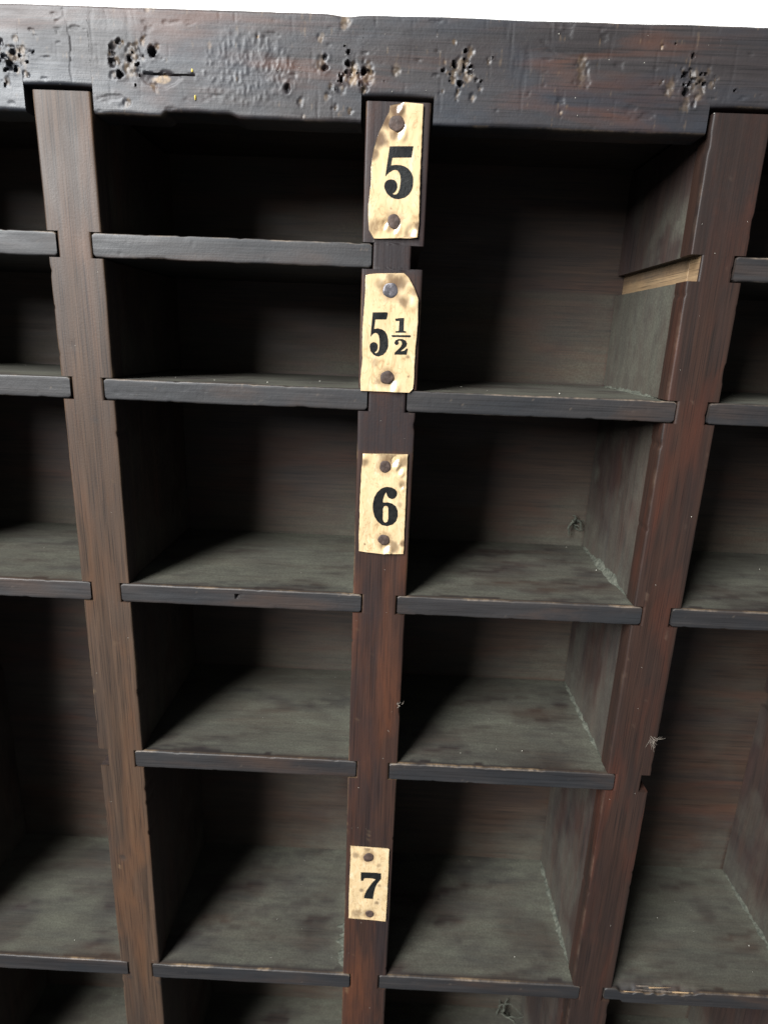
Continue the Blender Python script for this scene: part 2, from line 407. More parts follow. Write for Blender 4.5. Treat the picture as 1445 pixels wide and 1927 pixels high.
post_mats = [M_dark, M_brown, M_red, M_dark, M_dark]
LIP = 0.0125
knots = [F(231, 1614)]
for i, (xl, xr) in enumerate(PX):
    lc = [(SZ[k][0] - 0.0005, SZ[k][1] + 0.0004, MORT) for k in range(6)] if i > 0 else []
    rc = [(SZ[k][0] - 0.0005, SZ[k][1] + 0.0004, MORT) for k in range(6)] if i < 4 else []
    if i == 2: rc = [c if k else (c[0] + .0005, c[1] - .001, 0.0062) for k, c in enumerate(rc)]
    cuts = [c[:2] for c in lc] + [c[:2] for c in rc]
    s = breaks(np.arange(ZB, NT - 0.0004, 0.0016), cuts)
    sd = 100 + i * 31
    ch = lambda z, q: -0.0006 * sm(0.86, 0.97, noise(z * 170, q, sd + q)) - 0.00022 * (fbm(z * 90, q, sd + q + 3) - 0.3)
    lo = outline(s, xl, lc, 1) - ch(s, 1); hi = outline(s, xr, rc, -1) + ch(s, 2)
    rad = 0.0008 + 0.0005 * noise(s * 22, 0, sd)
    def hf(X, Z, i=i, sd=sd):
        h = 0.00016 * (fbm(X * 160, Z * 7, sd) - 0.5) + 0.00006 * (noise(X * 900, Z * 14, sd + 2) - 0.5)
        h = h + 0.0002 * sm(0.93, 0.99, fbm(X * 260, Z * 60, sd + 5, 2))                   # dents
        if i == 1:
            for kx, kz in knots: h = h + 0.0006 * np.exp(-((X - kx) ** 2 + (Z - kz) ** 2) / 0.0016 ** 2)
        return h
    def wear(X, Z, Dd, i=i, sd=sd):
        e = (Dd < 0.45) * sm(0.50, 0.75, fbm(Z * 60, X * 10, sd + 9)) * 0.22
        return e + 0.25 * sm(0.80, 0.9, fbm(X * 400, Z * 90, sd + 6))
    v, f, mi, at = strip('Z', s, lo, hi, 14, 0.0, LIP, 3, rad, hf, wear)
    if i == 3:
        vv = np.asarray(v); mi = np.array(mi)
        for q, fc in enumerate(f):
            cz = vv[list(fc)].mean(0)
            if len(fc) == 4 and cz[0] < xl + MORT + 0.0006 and SZ[0][0] - .0004 < cz[2] < SZ[0][1] + .0003 and cz[1] > 0.0022: mi[q] = 3
    vq = np.asarray(v); X_, Z_ = vq[:, 0], vq[:, 2]; frn = vq[:, 1] < 0.003
    stn = np.zeros(len(vq))
    jj = 0.0012 * (fbm(X_ * 200, Z_ * 200, 97) - 0.5)
    if i == 2:      # dark patch where a lost plate sat, blackened strip in line with the top shelf
        for za, zb_, amt in ((F(720, 848)[1], F(720, 742)[1], 0.75), (F(720, 514)[1], F(720, 452)[1], 0.85), (F(720, 452)[1], 0.14, 0.55)):
            stn = np.maximum(stn, amt * sm(za - .0006, za + .0006, Z_ + jj) * sm(zb_ + .0006, zb_ - .0006, Z_ + jj))
    if i == 1:
        for kx, kz in knots: stn = np.maximum(stn, 0.9 * sm(1.2, 0.4, np.hypot(X_ + jj - kx, (Z_ + jj - kz) * 0.8) / 0.0022))
        for qx, qy, qr in ((235, 1815, .004), (297, 1815, .004), (245, 1838, .0025), (302, 1850, .003), (180, 790, .002)):
            ax_, az_ = F(qx, qy); stn = np.maximum(stn, 0.75 * sm(1.1, 0.3, np.hypot(X_ - ax_, Z_ - az_) / qr + 1.2 * (fbm(X_ * 350, Z_ * 300, 98) - .5)))
    if i == 3: stn = np.maximum(stn, 0.7 * sm(0.03, 0.10, Z_ + 0.02 * (fbm(X_ * 80, Z_ * 20, 99) - .5)))
    at['stain'] = stn * frn
    po = link('post', v, f, [post_mats[i], post_mats[i] if i == 3 else M_panel, post_mats[i] if i == 3 else M_panel, M_fresh], mi, cab, at, origin=((xl + xr) / 2, 0.006, -0.2))
    # panel behind the lipping, grooved for the shelves
    ins = 0.0013
    lc2 = [(a, b, d - ins) for a, b, d in lc]; rc2 = [(a, b, d - ins) for a, b, d in rc]
    top2 = 0.134
    s2 = breaks(np.arange(ZB, top2, 0.0025), cuts)
    s2 = np.array(sorted(list(s2) + [SZ[0][0] + 0.0052, SZ[0][0] + 0.0068]))
    lo2 = outline(s2, xl + ins, lc2, 1); hi2 = outline(s2, xr - ins, rc2, -1)
    def dust(side, z, y, i=i, sd=sd):
        q = 0 if side == 'lo' else 50
        c = i - 1 if side == 'lo' else i
        dd = 0.30 * sm(0.42, 0.72, fbm(y * 45 + z * 18, z * 35 - y * 20, sd + q))
        if 0 <= c < 4:
            for k in range(6):
                if present[c][k]:
                    h = z - SZ[k][1]
                    g = sm(0.034, 0.0, h + 0.022 * (fbm(y * 70, z * 40, sd + q + 3) - 0.5) - 0.012 * (y / D)) * (h > -0.001)
                    dd = np.maximum(dd, 0.8 * g * (0.45 + 0.8 * fbm(y * 80, z * 80, sd + q + 4)))
        if i == 3 and side == 'lo':
            dd = np.where((z > 0.0) & (z < 0.0597), np.maximum(dd, 0.75 + 0.7 * (fbm(y * 60, z * 40, 77) - 0.3)), dd)
            sw = sm(0.55, 0.78, fbm((y + z * 0.8) * 40, (z - y) * 22, 83))
            dd = np.maximum(dd, 0.8 * sw * ((z > -0.12) & (z < 0.0)))
            dd = np.maximum(dd, 1.3 * sm(0.30, 0.6, fbm((y + z) * 40, (z - y) * 25, 87)) * sm(0.112, 0.085, z) * (z > 0.07) * sm(0.085, 0.03, y))
            dd = np.where((z > -0.4) & (z < -0.0111), np.maximum(dd, 0.55 * sm(0.40, 0.68, fbm(y * 50 + z * 12, z * 18 - y * 12, 91))), dd)
        return 0.8 * np.clip(dd, 0, 1) * sm(LIP, LIP + 0.004, y)
    v, f, mi, at = strip('Z', s2, lo2, hi2, 1, LIP + 0.0004, D - LIP - 0.0008, 26, 0.0004, None, None, dust, True)
    mats = [M_panel, M_panel, M_panel, M_fresh]
    if i == 3:      # the groove that lost its shelf shows fresh wood
        vv = np.asarray(v); mi = np.array(mi)
        for q, fc in enumerate(f):
            cz = vv[list(fc)].mean(0)
            if len(fc) == 4 and abs(cz[0] - (xl + MORT)) < 0.0004 and SZ[0][0] < cz[2] < SZ[0][1]: mi[q] = 3
    vq = np.asarray(v); at['stain'] = ((vq[:, 2] > SZ[0][0] + 0.006) & (vq[:, 2] < SZ[0][1] + 0.0003) & (i == 3)) * 0.75
    pn = link('divider_panel', v, f, mats, mi, po, at, origin=((xl + xr) / 2, 0.06, -0.2))

# top rail with notches for the post heads, nail-hole clusters, scars and blistered varnish
holes = [(2, 80, 7), (8, 106, 7), (25, 96, 6), (19, 121, 7), (38, 104, 4), (12, 131, 5), (30, 130, 4),
         (210, 89, 8), (223, 79, 6), (211, 117, 7), (243, 110, 7), (260, 120, 6), (226, 140, 7), (286, 97, 7), (214, 100, 5),
         (612, 106, 6), (610, 128, 6), (655, 98, 5), (655, 120, 6), (685, 133, 6), (642, 149, 6), (678, 157, 6), (653, 134, 4), (540, 167, 6),
         (833, 133, 6), (855, 122, 6), (865, 158, 5), (876, 95, 6), (895, 150, 5), (884, 136, 4), (846, 140, 4),
         (1303, 105, 6), (1288, 140, 5), (1290, 173, 6), (1325, 158, 5), (1305, 196, 6), (1305, 150, 5), (1318, 140, 4), (1296, 158, 4), (655, 10, 0)]
rh = random.Random(5)
for cx_, cy_ in ((20, 110), (235, 110), (650, 130), (868, 130), (1305, 150)):
    for q in range(7): holes.append((cx_ + rh.gauss(0, 28), cy_ + rh.gauss(0, 22), rh.uniform(1.5, 3.2)))
HO = [(*F(a, b), r / 3920.0) for a, b, r in holes if r]
scars = [(40, 105, 16, .5), (22, 112, 14, .45), (245, 120, 18, .4), (252, 104, 14, .4), (296, 88, 8, .6), (664, 140, 14, .75), (690, 140, 16, .35), (668, 128, 10, .5), (605, 118, 12, .3),
         (650, 40, 10, .55), (605, 70, 7, .5), (277, 16, 5, .7), (486, 69, 3, .9), (240, 193, 8, .5), (290, 162, 8, .45), (566, 190, 6, .4), (572, 218, 4, .8),
         (865, 124, 14, .5), (880, 142, 12, .45), (860, 178, 7, .5), (889, 184, 5, .7), (903, 168, 5, .5), (855, 78, 4, .6), (885, 98, 9, .4), (1055, 212, 4, .8), (1245, 88, 3, .9),
         (1310, 152, 16, .25), (1260, 165, 14, .25), (1095, 122, 12, .25), (1095, 150, 14, .2), (745, 132, 8, .25), (1290, 195, 12, .2)]
for cx_, cy_ in ((20, 112), (240, 118), (662, 140), (872, 142), (1305, 150)):
    for q in range(14): scars.append((cx_ + rh.gauss(0, 26), cy_ + rh.gauss(0, 24), rh.uniform(2.5, 7), rh.uniform(.2, .55) * (0.5 if cx_ > 1000 else 1)))
SC = [(*F(a, b), r / 3920.0, k) for a, b, r, k in scars]
cutn = [(xl - 0.0022 - (0.0016 if i == 1 else 0), xr + 0.0010) for i, (xl, xr) in enumerate(PX)]
s = breaks(np.arange(-0.335, 0.335, 0.00055), cutn)
rb = RB + 0.0006 * (fbm(s * 60, 1, 41) - 0.5) + 0.0003 * (fbm(s * 400, 1, 42) - 0.5)
ca, cb = F(300, 210)[0], F(445, 210)[0]
rb = rb + 0.0019 * sm(ca, ca + 0.004, s) * sm(cb + 0.002, cb - 0.004, s)
for i, (a, b) in enumerate(cutn):
    rb = np.where((s > a) & (s < b), NT + 0.0006 + 0.0004 * np.sin((s - a) / (b - a) * math.pi), rb)
rt = RT + 0.0005 * (fbm(s * 30, 2, 43) - 0.5) + 0.0002 * (fbm(s * 300, 2, 44) - 0.5)
rt = rt - 0.0008 * np.exp(-((s - F(655, 20)[0]) / 0.006) ** 2)
BL = F(468, 132); BLr = (0.024, 0.016)
CR = [F(*q) for q in ((1020, 78), (1045, 100), (1075, 107), (1150, 108), (1235, 112), (1285, 125))]
VC = F(133, 100)
CH = F(305, 150)
def seg_d(X, Z, pts):
    dm = np.full(X.shape, 9.0)
    for (x0, z0), (x1, z1) in zip(pts, pts[1:]):
        dx, dz = x1 - x0, z1 - z0
        t = np.clip(((X - x0) * dx + (Z - z0) * dz) / (dx * dx + dz * dz), 0, 1)
        dm = np.minimum(dm, np.hypot(X - x0 - t * dx, Z - z0 - t * dz))
    return dm
LN = [F(*q) for q in ((272, 137), (300, 139), (335, 141), (366, 141))]
def rail_h(X, Z):
    h = 0.0006 * (fbm(X * 25, Z * 60, 51) - 0.5) + 0.00012 * (fbm(X * 140, Z * 220, 53) - 0.5)
    jx, jz = 0.0011 * (noise(X * 700, Z * 700, 60) - 0.5), 0.0011 * (noise(X * 700, Z * 700, 61) - 0.5)
    for q, (x, z, r) in enumerate(HO):
        d = np.hypot(X + jx - x, (Z + jz - z) * (0.75 + 0.4 * ((q * 37) % 10) / 10)) / (r * (0.62 + 0.5 * ((q * 53) % 10) / 10))
        h = h + (0.0008 + 0.0032 * ((q * 29) % 7) / 6) * sm(1.0, 0.45, d) - 0.00012 * np.exp(-((d - 1.4) / 0.4) ** 2)
    for x, z, r, k in SC:
        d = np.hypot(X + 2 * jx - x, (Z + 2 * jz - z) * 0.8) / r
        h = h + 0.0011 * sm(1.1, 0.4, d + 0.8 * (fbm(X * 300, Z * 220, 62, 3) - .5)) * (fbm(X * 600, Z * 420, 63, 3) - 0.15)
    bl = sm(1.15, 0.75, np.hypot((X - BL[0]) / BLr[0], (Z - BL[1]) / BLr[1]) + 0.3 * (noise(X * 150, Z * 150, 66) - .5))
    h = h - bl * (0.00019 * sm(0.40, 0.75, fbm(X * 800, Z * 430, 67, 3)) + 0.0001 * noise(X * 1500, Z * 1200, 68))
    h = h + 0.00022 * sm(0.0012, 0.0001, seg_d(X, Z, CR)) * (0.4 + fbm(X * 150, Z * 100, 64)) + 0.00022 * sm(0.0005, 0.0001, np.abs(X - VC[0] - 0.0005 * np.sin(Z * 300))) * sm(0.014, 0.009, np.abs(Z - VC[1]))
    h = h + 0.0012 * sm(0.0005, 0.0001, seg_d(X, Z, LN))
    cz = sm(1.1, 0.8, np.hypot((X - CH[0]) / 0.009, (Z - CH[1]) / 0.0032) + 0.5 * (noise(X * 300, Z * 400, 69) - .5))
    h = h + 0.0005 * cz
    # long scratches and dents
    h = h + 0.00008 * sm(0.68, 0.8, fbm(X * 420, Z * 60, 71, 3)) + 0.00025 * sm(0.72, 0.82, fbm(X * 120, Z * 260, 73, 3))
    return h
def rail_w(X, Z, Dd):
    w = np.zeros(X.shape)
    for x, z, r, k in SC:
        d = np.hypot(X - x, (Z - z) * 0.7) / r + 1.5 * (fbm(X * 480, Z * 300, 75) - 0.5)
        w = np.maximum(w, k * 0.58 * sm(0.9, 0.35, d))
    cz = sm(0.9, 0.6, np.hypot((X - CH[0]) / 0.0055, (Z - CH[1] - 0.0003) / 0.0022) + 0.5 * (noise(X * 300, Z * 400, 69) - .5))
    w = np.maximum(w, 0.75 * cz)
    w = np.maximum(w, (Dd < 0.4) * 0.16 * sm(0.5, 0.7, fbm(X * 80, Z * 40, 79)))
    w = np.maximum(w, 0.2 * sm(0.74, 0.86, fbm(X * 500, Z * 150, 81)))
    for x, z, r in HO: w = w * sm(0.8, 1.2, np.hypot(X - x, Z - z) / r)
    return w
v, f, mi, at = strip('X', s, rb, rt, 76, 0.0, 0.016, 3, 0.0014 + 0.0006 * noise(s * 70, 3, 82), rail_h, rail_w)
rail = link('top_rail', v, f, [M_rail, M_rail, M_rail], mi, cab, at, origin=(0, 0.008, 0.145))
rail['label'] = 'black varnished top rail pitted with clusters of nail holes'
for px, py, w_, h_ in ((362, 133, 0.00045, 0.0008), (368, 184, 0.00035, 0.0014)):
    x, z = F(px, py)
    a = [(x + w_ * math.cos(t) * (0.7 + 0.5 * random.random()), -0.0004, z + h_ * math.sin(t) * (0.7 + 0.5 * random.random())) for t in np.linspace(0, 6.28, 10)[:-1]]
    vv = a + [(q[0], 0.0006, q[2]) for q in a] + [(x, -0.0007, z)]
    n = len(a)
    link('paint_fleck', vv, [(k, (k + 1) % n, 2 * n) for k in range(n)] + [(k, n + k, n + (k + 1) % n, (k + 1) % n) for k in range(n)], M_yellow, None, rail)

# shelves
def dustrow(c, k, sd):
    x0, x1 = colx[c]
    def dust(side, x, y):
        if side == 'lo': return 0.12 * fbm(x * 60, y * 60, sd)
        jag = 0.0016 + 0.0024 * fbm(x * 120, k, sd + 1) + 0.002 * sm(0.7, 0.9, noise(x * 60, k, sd + 2))
        d = (0.42 + 0.8 * (fbm(x * 22, y * 40, sd + 3) - 0.1)) * sm(jag, jag + 0.0012, y)
        d = d - 0.40 * sm(0.52, 0.72, fbm(x * 26 + 5, y * 34, sd + 5)) - 0.35 * sm(0.60, 0.70, fbm(x * 9 + y * 30, y * 160 - x * 40, sd + 8, 3))
        d = d + 0.35 * sm(0.012, 0.0, x1 - x + 0.008 * (fbm(y * 120, 0, sd + 6) - 0.5)) + 0.2 * sm(D - 0.014, D, y)
        return np.clip(d, 0, 1)
    return dust
for c in range(4):
    for k in range(6):
        if not present[c][k]: continue
        sd = 300 + c * 40 + k * 7
        x0, x1 = PX[c][1] - MORT + 0.0006, PX[c + 1][0] + MORT - 0.0006
        z0, z1 = SZ[k]
        s = np.arange(x0, x1 + 0.0005, 0.00105)
        chip = lambda q, amt, f1: amt * sm(0.82, 0.96, noise(s * f1, q, sd + q))
        lo = z0 + 0.0005 * (fbm(s * 120, 1, sd) - 0.5) + chip(4, 0.00035, 130) + 0.0010 * (sm(x0 + .0012, x0, s) + sm(x1 - .0012, x1, s))
        hi = z1 + 0.0004 * (fbm(s * 120, 2, sd) - 0.5) - chip(5, 0.0003, 170) - 0.0008 * (sm(x0 + .0012, x0, s) + sm(x1 - .0012, x1, s))
        broken = (c == 3 and k == 4)
        if broken:
            xa, xb = F(1166, 1880)[0], F(1290, 1880)[0]
            hi = hi - 0.0030 * sm(xa - 0.004, xa, s) * sm(xb + 0.012, xb, s) * (0.6 + 0.7 * noise(s * 350, 7, sd))
            lo = lo + 0.0022 * sm(xa + 0.002, xa, s)
        prd = -0.0006 + 0.0008 * (hash2(np.array([c]), np.array([k]), 5)[0])
        hx, hz = F(446, 1121)
        def hf(X, Z, sd=sd, c=c, k=k, hx=hx, hz=hz):
            hole = 0.003 * sm(0.0011, 0.0006, np.hypot(X - hx, (Z - hz) * 0.8)) if (c, k) == (1, 2) else 0
            return hole + 0.0003 * (fbm(X * 40, Z * 150, sd + 6) - 0.5) + 0.00016 * sm(0.80, 0.9, fbm(X * 300, Z * 420, sd + 8, 2)) + 0.00005 * (noise(X * 900, Z * 900, sd + 9) - .5)
        def wear(X, Z, Dd, sd=sd, z1=z1, c=c):
            top = (Z > z1 - 0.003)
            w = np.where(top, (Dd < 0.7) * (0.10 + 0.55 * sm(0.45, 0.75, fbm(X * 70, 0, sd + 11))), (Dd < 0.45) * 0.30 * sm(0.5, 0.75, noise(X * 160, 5, sd + 12)))
            return w + 0.3 * sm(0.80, 0.9, fbm(X * 300, Z * 500, sd + 13))
        def wob(side, x, y, sd=sd, z0=z0, z1=z1, lo=lo, hi=hi):
            if side != 'hi': return (z0 - lo) * sm(0.002, 0.006, y)
            return 0.0004 * (fbm(x * 70, y * 70, sd + 14) - 0.5) * sm(.002, .01, y) + (z1 - 0.0003 - hi) * sm(0.0015, 0.005, y)
        v, f, mi, at = strip('X', s, lo, hi, 8, prd, D - prd + 0.0005, 30, 0.0006 + 0.0004 * noise(s * 50, 3, sd), hf, wear, dustrow(c, k, sd), True, wob)
        sh = link('shelf', v, f, [M_edge, M_floor, M_edge], mi, cab, at, origin=((x0 + x1) / 2, 0.05, (z0 + z1) / 2))
        if broken:
            sh['label'] = 'shelf with a splintered front edge'
            rng = random.Random(4)
            for q in range(7):
                xs = F(1175 + 14 * q + rng.uniform(-8, 8), 1870)[0]; L = rng.uniform(0.012, 0.034); zz = z1 - rng.uniform(0.0, 0.0025); th = rng.uniform(0.0003, 0.0007)
                y_ = rng.uniform(-0.0012, 0.004); tl = rng.uniform(-0.05, 0.08)
                vv = [(xs, y_ - th, zz), (xs, y_ + th, zz), (xs + L * .1, y_, zz + th), (xs + L, y_, zz + L * tl), (xs + L * .1, y_, zz - th)]
                link('splinter', vv, [(0, 2, 1), (0, 1, 4), (0, 4, 3), (0, 3, 2), (1, 2, 3), (1, 3, 4)], M_fresh if q % 3 == 0 else M_edge, None, sh, {'wear': np.full(5, 0.7), 'dust': np.zeros(5)}, smooth=0)

# ridges of settled dust along the seams (nobody could count it)
DV, DF = [], []
def ridge(p0, p1, n, wx, wz, seed, nrm):
    """irregular fillet from p0 to p1 (floor seam); nrm = sideways direction away from the wall"""
    p0, p1, nrm = np.array(p0), np.array(p1), np.array(nrm)
    b = len(DV)
    for i in range(n + 1):
        t = i / n; q = p0 + (p1 - p0) * t
        a = 0.25 + 1.5 * max(0, fbm(np.array([t * 14]), np.array([seed]), seed)[0] - 0.25)
        a *= min(1, 6 * t, 6 * (1 - t)) + 0.05
        for u in range(6):
            f_ = u / 5
            j = (noise(np.array([t * 50 + u * 3.1]), np.array([u * 1.0]), seed + 2)[0] - 0.5) * 0.0006
            DV.append(tuple(q + nrm * (wx * a * (1 - f_) ** 1.3 + j) + np.array([0, 0, wz * a * f_ ** 1.3 + 0.0001 + j])))
    for i in range(n):
        for u in range(5): DF.append((b + i * 6 + u, b + (i + 1) * 6 + u, b + (i + 1) * 6 + u + 1, b + i * 6 + u + 1))
for c, k, wz in ((2, 2, .0050), (2, 3, .0040), (2, 4, .0045), (2, 1, .002), (3, 4, .003)):
    x1 = PX[c + 1][0] + 0.0013; z = SZ[k][1] - 0.0004
    ridge((x1, 0.016, z), (x1, D, z), 60, 0.0032, wz, 400 + c * 9 + k, (-1, 0, 0))
# thick crust by the foot of the middle post in the bottom left pigeonhole
ridge((PX[2][0], 0.004, SZ[4][1] - .0003), (PX[2][0], 0.045, SZ[4][1] - .0003), 40, 0.007, 0.006, 611, (-1, 0, 0))
tag(link('settled_dust', DV, DF, M_clump, None, cab), kind='stuff')

# tiny pale specks lying on the shelves and stuck to the wood
SV, SF = [], []
rng = random.Random(11)
def speck(x, y, z, r):
    b = len(SV)
    for q in ((1, 0, 0), (-1, 0, 0), (0, 1, 0), (0, -1, 0), (0, 0, 1), (0, 0, -1)):
        SV.append((x + q[0] * r * rng.uniform(.5, 1.3), y + q[1] * r, z + q[2] * r * rng.uniform(.5, 1.3)))
    for t in ((0, 2, 4), (2, 1, 4), (1, 3, 4), (3, 0, 4), (2, 0, 5), (1, 2, 5), (3, 1, 5), (0, 3, 5)): SF.append(tuple(b + q for q in t))
for n in range(90):
    c = rng.randrange(4); k = rng.choice([q for q in range(6) if present[c][q]])
    speck(rng.uniform(*colx[c]), rng.uniform(0.006, D - .005), SZ[k][1] + 0.0001, rng.choice((.00018, .00025, .0004)))
for n in range(45):
    i = rng.randrange(1, 4); speck(rng.uniform(PX[i][0] + .002, PX[i][1] - .002), 0.0, rng.uniform(-0.44, 0.13), rng.uniform(.00012, .00026))
for n in range(40):
    speck(rng.uniform(-.23, .24), 0.0, rng.uniform(RB + .002, RT - .003), rng.uniform(.00012, .0003))
tag(link('lint_specks', SV, SF, M_speck, None, cab, smooth=0), kind='stuff')

# ------------------------------------------------------------------ number plates
def zpts(pts, ox, oy, sc): return [F(ox + x / sc, oy + y / sc) for x, y in pts]

def make_plate(ox, oy, sc, out, nails, glyphs, seed, label, facets=(), lift=0.0, corners=(), brown=(), steel=()):
    P = np.array(zpts(out, ox, oy, sc))
    cx, cz = P.mean(0)
    loc = Vector((cx, -0.0006, cz))
    root = empty('number_plate', loc, label, 'number plate', 'numbered plates nailed down the middle post')
    NL = [(*F(ox + x / sc, oy + y / sc), r / sc / 3920.0 * (1 if oy < 1000 else 1.28) * (1 if oy < 500 or oy > 1000 else 1.08)) for x, y, r in nails]
    zt, zb = P[:, 1].max(), P[:, 1].min()
    zz = np.linspace(zb + 1e-5, zt - 1e-5, 110)
    lo, hi = [], []
    for z in zz:
        xs = []
        for (xa, za), (xb, zb_) in zip(P, np.roll(P, -1, 0)):
            if (za - z) * (zb_ - z) < 0: xs.append(xa + (xb - xa) * (z - za) / (zb_ - za))
        lo.append(min(xs)); hi.append(max(xs))
    lo = np.array(lo) + 0.00035 * (fbm(zz * 500, 0, seed) - 0.5); hi = np.array(hi) + 0.00035 * (fbm(zz * 500, 3, seed) - 0.5)
    FX = [(*F(ox + x / sc, oy + y / sc), r / sc / 3920.0 * 1.1, a) for x, y, r, a in facets]
    CV = [(*F(ox + x / sc, oy + y / sc), r / sc / 3920.0 * 1.1, a) for x, y, r, a in corners]
    def hgt(X, Z):
        h = -0.0003 * (fbm(X * 90, Z * 40, seed + 4, 2) - 0.5) * 2 - 0.00015 * np.sin((X - cx) * 320 + seed + 2 * np.sin(Z * 120))
        for x, z, r, a in FX:       # crumpled places tipped towards the window
            g = np.exp(-(((X - x) / r) ** 2 + ((Z - z) / (r * 1.5)) ** 2) ** 2)
            h = h + a * g * (-0.33 * (X - x) + 0.30 * (Z - z))
        for x, z, r, a in CV:       # curled-up corners
            h = h - a * np.exp(-((X - x) ** 2 + (Z - z) ** 2) / r ** 2)
        for x, z, r in NL:          # pressed in round the nails
            h = h + 0.0004 * np.exp(-((X - x) ** 2 + (Z - z) ** 2) / (r * 1.3) ** 2)
        return np.clip(h, -0.0022, 0.0009)
    BR = [(*F(ox + x / sc, oy + y / sc), r / sc / 3920.0 * 1.1, a) for x, y, r, a in brown]
    def wear(X, Z, Dd):
        w = (Dd < 0.5) * 0.55 * sm(0.45, 0.65, noise(X * 300, Z * 300, seed + 8))
        for x, z, r, a in BR:
            w = np.maximum(w, min(0.92, a * 1.35) * sm(1.25, 0.35, np.hypot(X - x, Z - z) / r + 0.9 * (fbm(X * 420, Z * 260, seed + 9) - 0.5)))
        return w
    y0 = -0.0013
    v, f, mi, at = strip('Z', zz, lo, hi, 44, y0, 0.0007, 1, 0.00025, hgt, wear)
    pm = plate_mat('yellowed_plate_%s' % 'abcd'[seed % 4], [(n[0] - cx, n[1] - cz, n[2]) for n in NL], seed, [])
    sheet = link('sheet', v, f, [pm] * 3, mi, root, at, origin=tuple(loc))
    # numerals: printed shapes that follow the sheet
    for name, outer, hole in glyphs:
        polys = [zpts(q, ox, oy, sc) for q in ([outer] + ([hole] if hole else []))]
        flat = [q for pl in polys for q in pl]
        tris = tessellate_polygon([[Vector((q[0], q[1], 0)) for q in pl] for pl in polys])
        V = [np.array(q) for q in flat]; T = [tuple(t) for t in tris]
        for it in range(4):          # subdivide so that the print follows the relief
            mid = {}; T2 = []
            def mp(a, b):
                key = (min(a, b), max(a, b))
                if key not in mid: V.append((V[a] + V[b]) / 2); mid[key] = len(V) - 1
                return mid[key]
            for a, b, c in T:
                ab, bc, ca_ = mp(a, b), mp(b, c), mp(c, a)
                T2 += [(a, ab, ca_), (ab, b, bc), (ca_, bc, c), (ab, bc, ca_)]
            T = T2
        V = np.array(V)
        yy = y0 + hgt(V[:, 0], V[:, 1]) - 0.00009
        V3 = np.stack([V[:, 0], yy, V[:, 1]], -1)
        T = [t if np.cross(V[t[1]] - V[t[0]], V[t[2]] - V[t[0]]) > 0 else t[::-1] for t in T]
        link(name, V3, T, M_ink, None, root, smooth=60)
    for q, (x, z, r) in enumerate(NL):   # domed nail heads, slightly out of round
        hv, hfc = [], []
        hy = y0 + float(hgt(np.array([x]), np.array([z]))[0])
        seg, rings = 20, [(1.0, 0.0006), (1.0, -0.0002), (0.94, -0.00040), (0.75, -0.00050), (0.35, -0.00055)]
        ph = rng.uniform(0, 6)
        for rr, yy in rings:
            for a in range(seg):
                t = a / seg * 2 * math.pi
                w_ = r * rr * (1 + 0.05 * math.sin(2 * t + ph) + 0.03 * math.sin(5 * t + ph * 2))
                hv.append((x + w_ * math.cos(t), hy + yy + 0.00008 * math.sin(3 * t + ph), z + w_ * math.sin(t)))
        hv.append((x, hy - 0.00056, z))
        for g in range(len(rings) - 1):
            for a in range(seg):
                b = (a + 1) % seg
                hfc.append((g * seg + a, g * seg + b, (g + 1) * seg + b, (g + 1) * seg + a))
        L = (len(rings) - 1) * seg
        hfc += [(L + a, L + (a + 1) % seg, len(hv) - 1) for a in range(seg)]
        link('nail_head', hv, hfc, M_steel if q in steel else M_nail, None, root)
    return root

g5 = [(505, 668), (810, 665), (785, 812), (540, 815), (521, 912), (580, 905), (650, 911), (705, 930), (750, 963), (785, 1010), (804, 1060), (808, 1110), (802, 1190), (785, 1240), (750, 1290), (700, 1328), (615, 1348), (560, 1340), (520, 1322), (465, 1272), (436, 1210), (432, 1180), (440, 1140), (460, 1112), (490, 1096), (522, 1091), (560, 1098), (585, 1118), (600, 1148), (603, 1195), (590, 1232), (570, 1258), (542, 1278), (560, 1288), (590, 1284), (612, 1262), (632, 1210), (645, 1110), (640, 1050), (628, 1010), (605, 980), (575, 968), (545, 975), (500, 1002), (470, 1030), (447, 1056), (460, 960), (480, 830)]
make_plate(660, 180, 6.882,
    [(510, 140), (690, 97), (940, 110), (930, 330), (918, 600), (905, 900), (890, 1400), (884, 1640), (862, 1850), (600, 1862), (300, 1852), (270, 1800), (235, 1740), (225, 1450), (262, 1150), (265, 920), (300, 700), (360, 500), (440, 330), (500, 225)],
    [(595, 372, 97), (560, 1635, 90)], [('numeral', g5, None)], 12,
    'torn yellowed plate printed 5 just below the top rail', facets=[(660, 480, 60, 1.0), (460, 1690, 40, 1.0), (800, 1830, 80, 0.9), (600, 1730, 45, 0.9), (640, 150, 50, 0.8)],
    brown=[(360, 560, 130, .8), (440, 350, 110, .75), (300, 760, 70, .6), (580, 190, 120, .85), (560, 530, 70, .5), (870, 1700, 60, .6), (760, 1830, 80, .4), (290, 1700, 110, .35)])

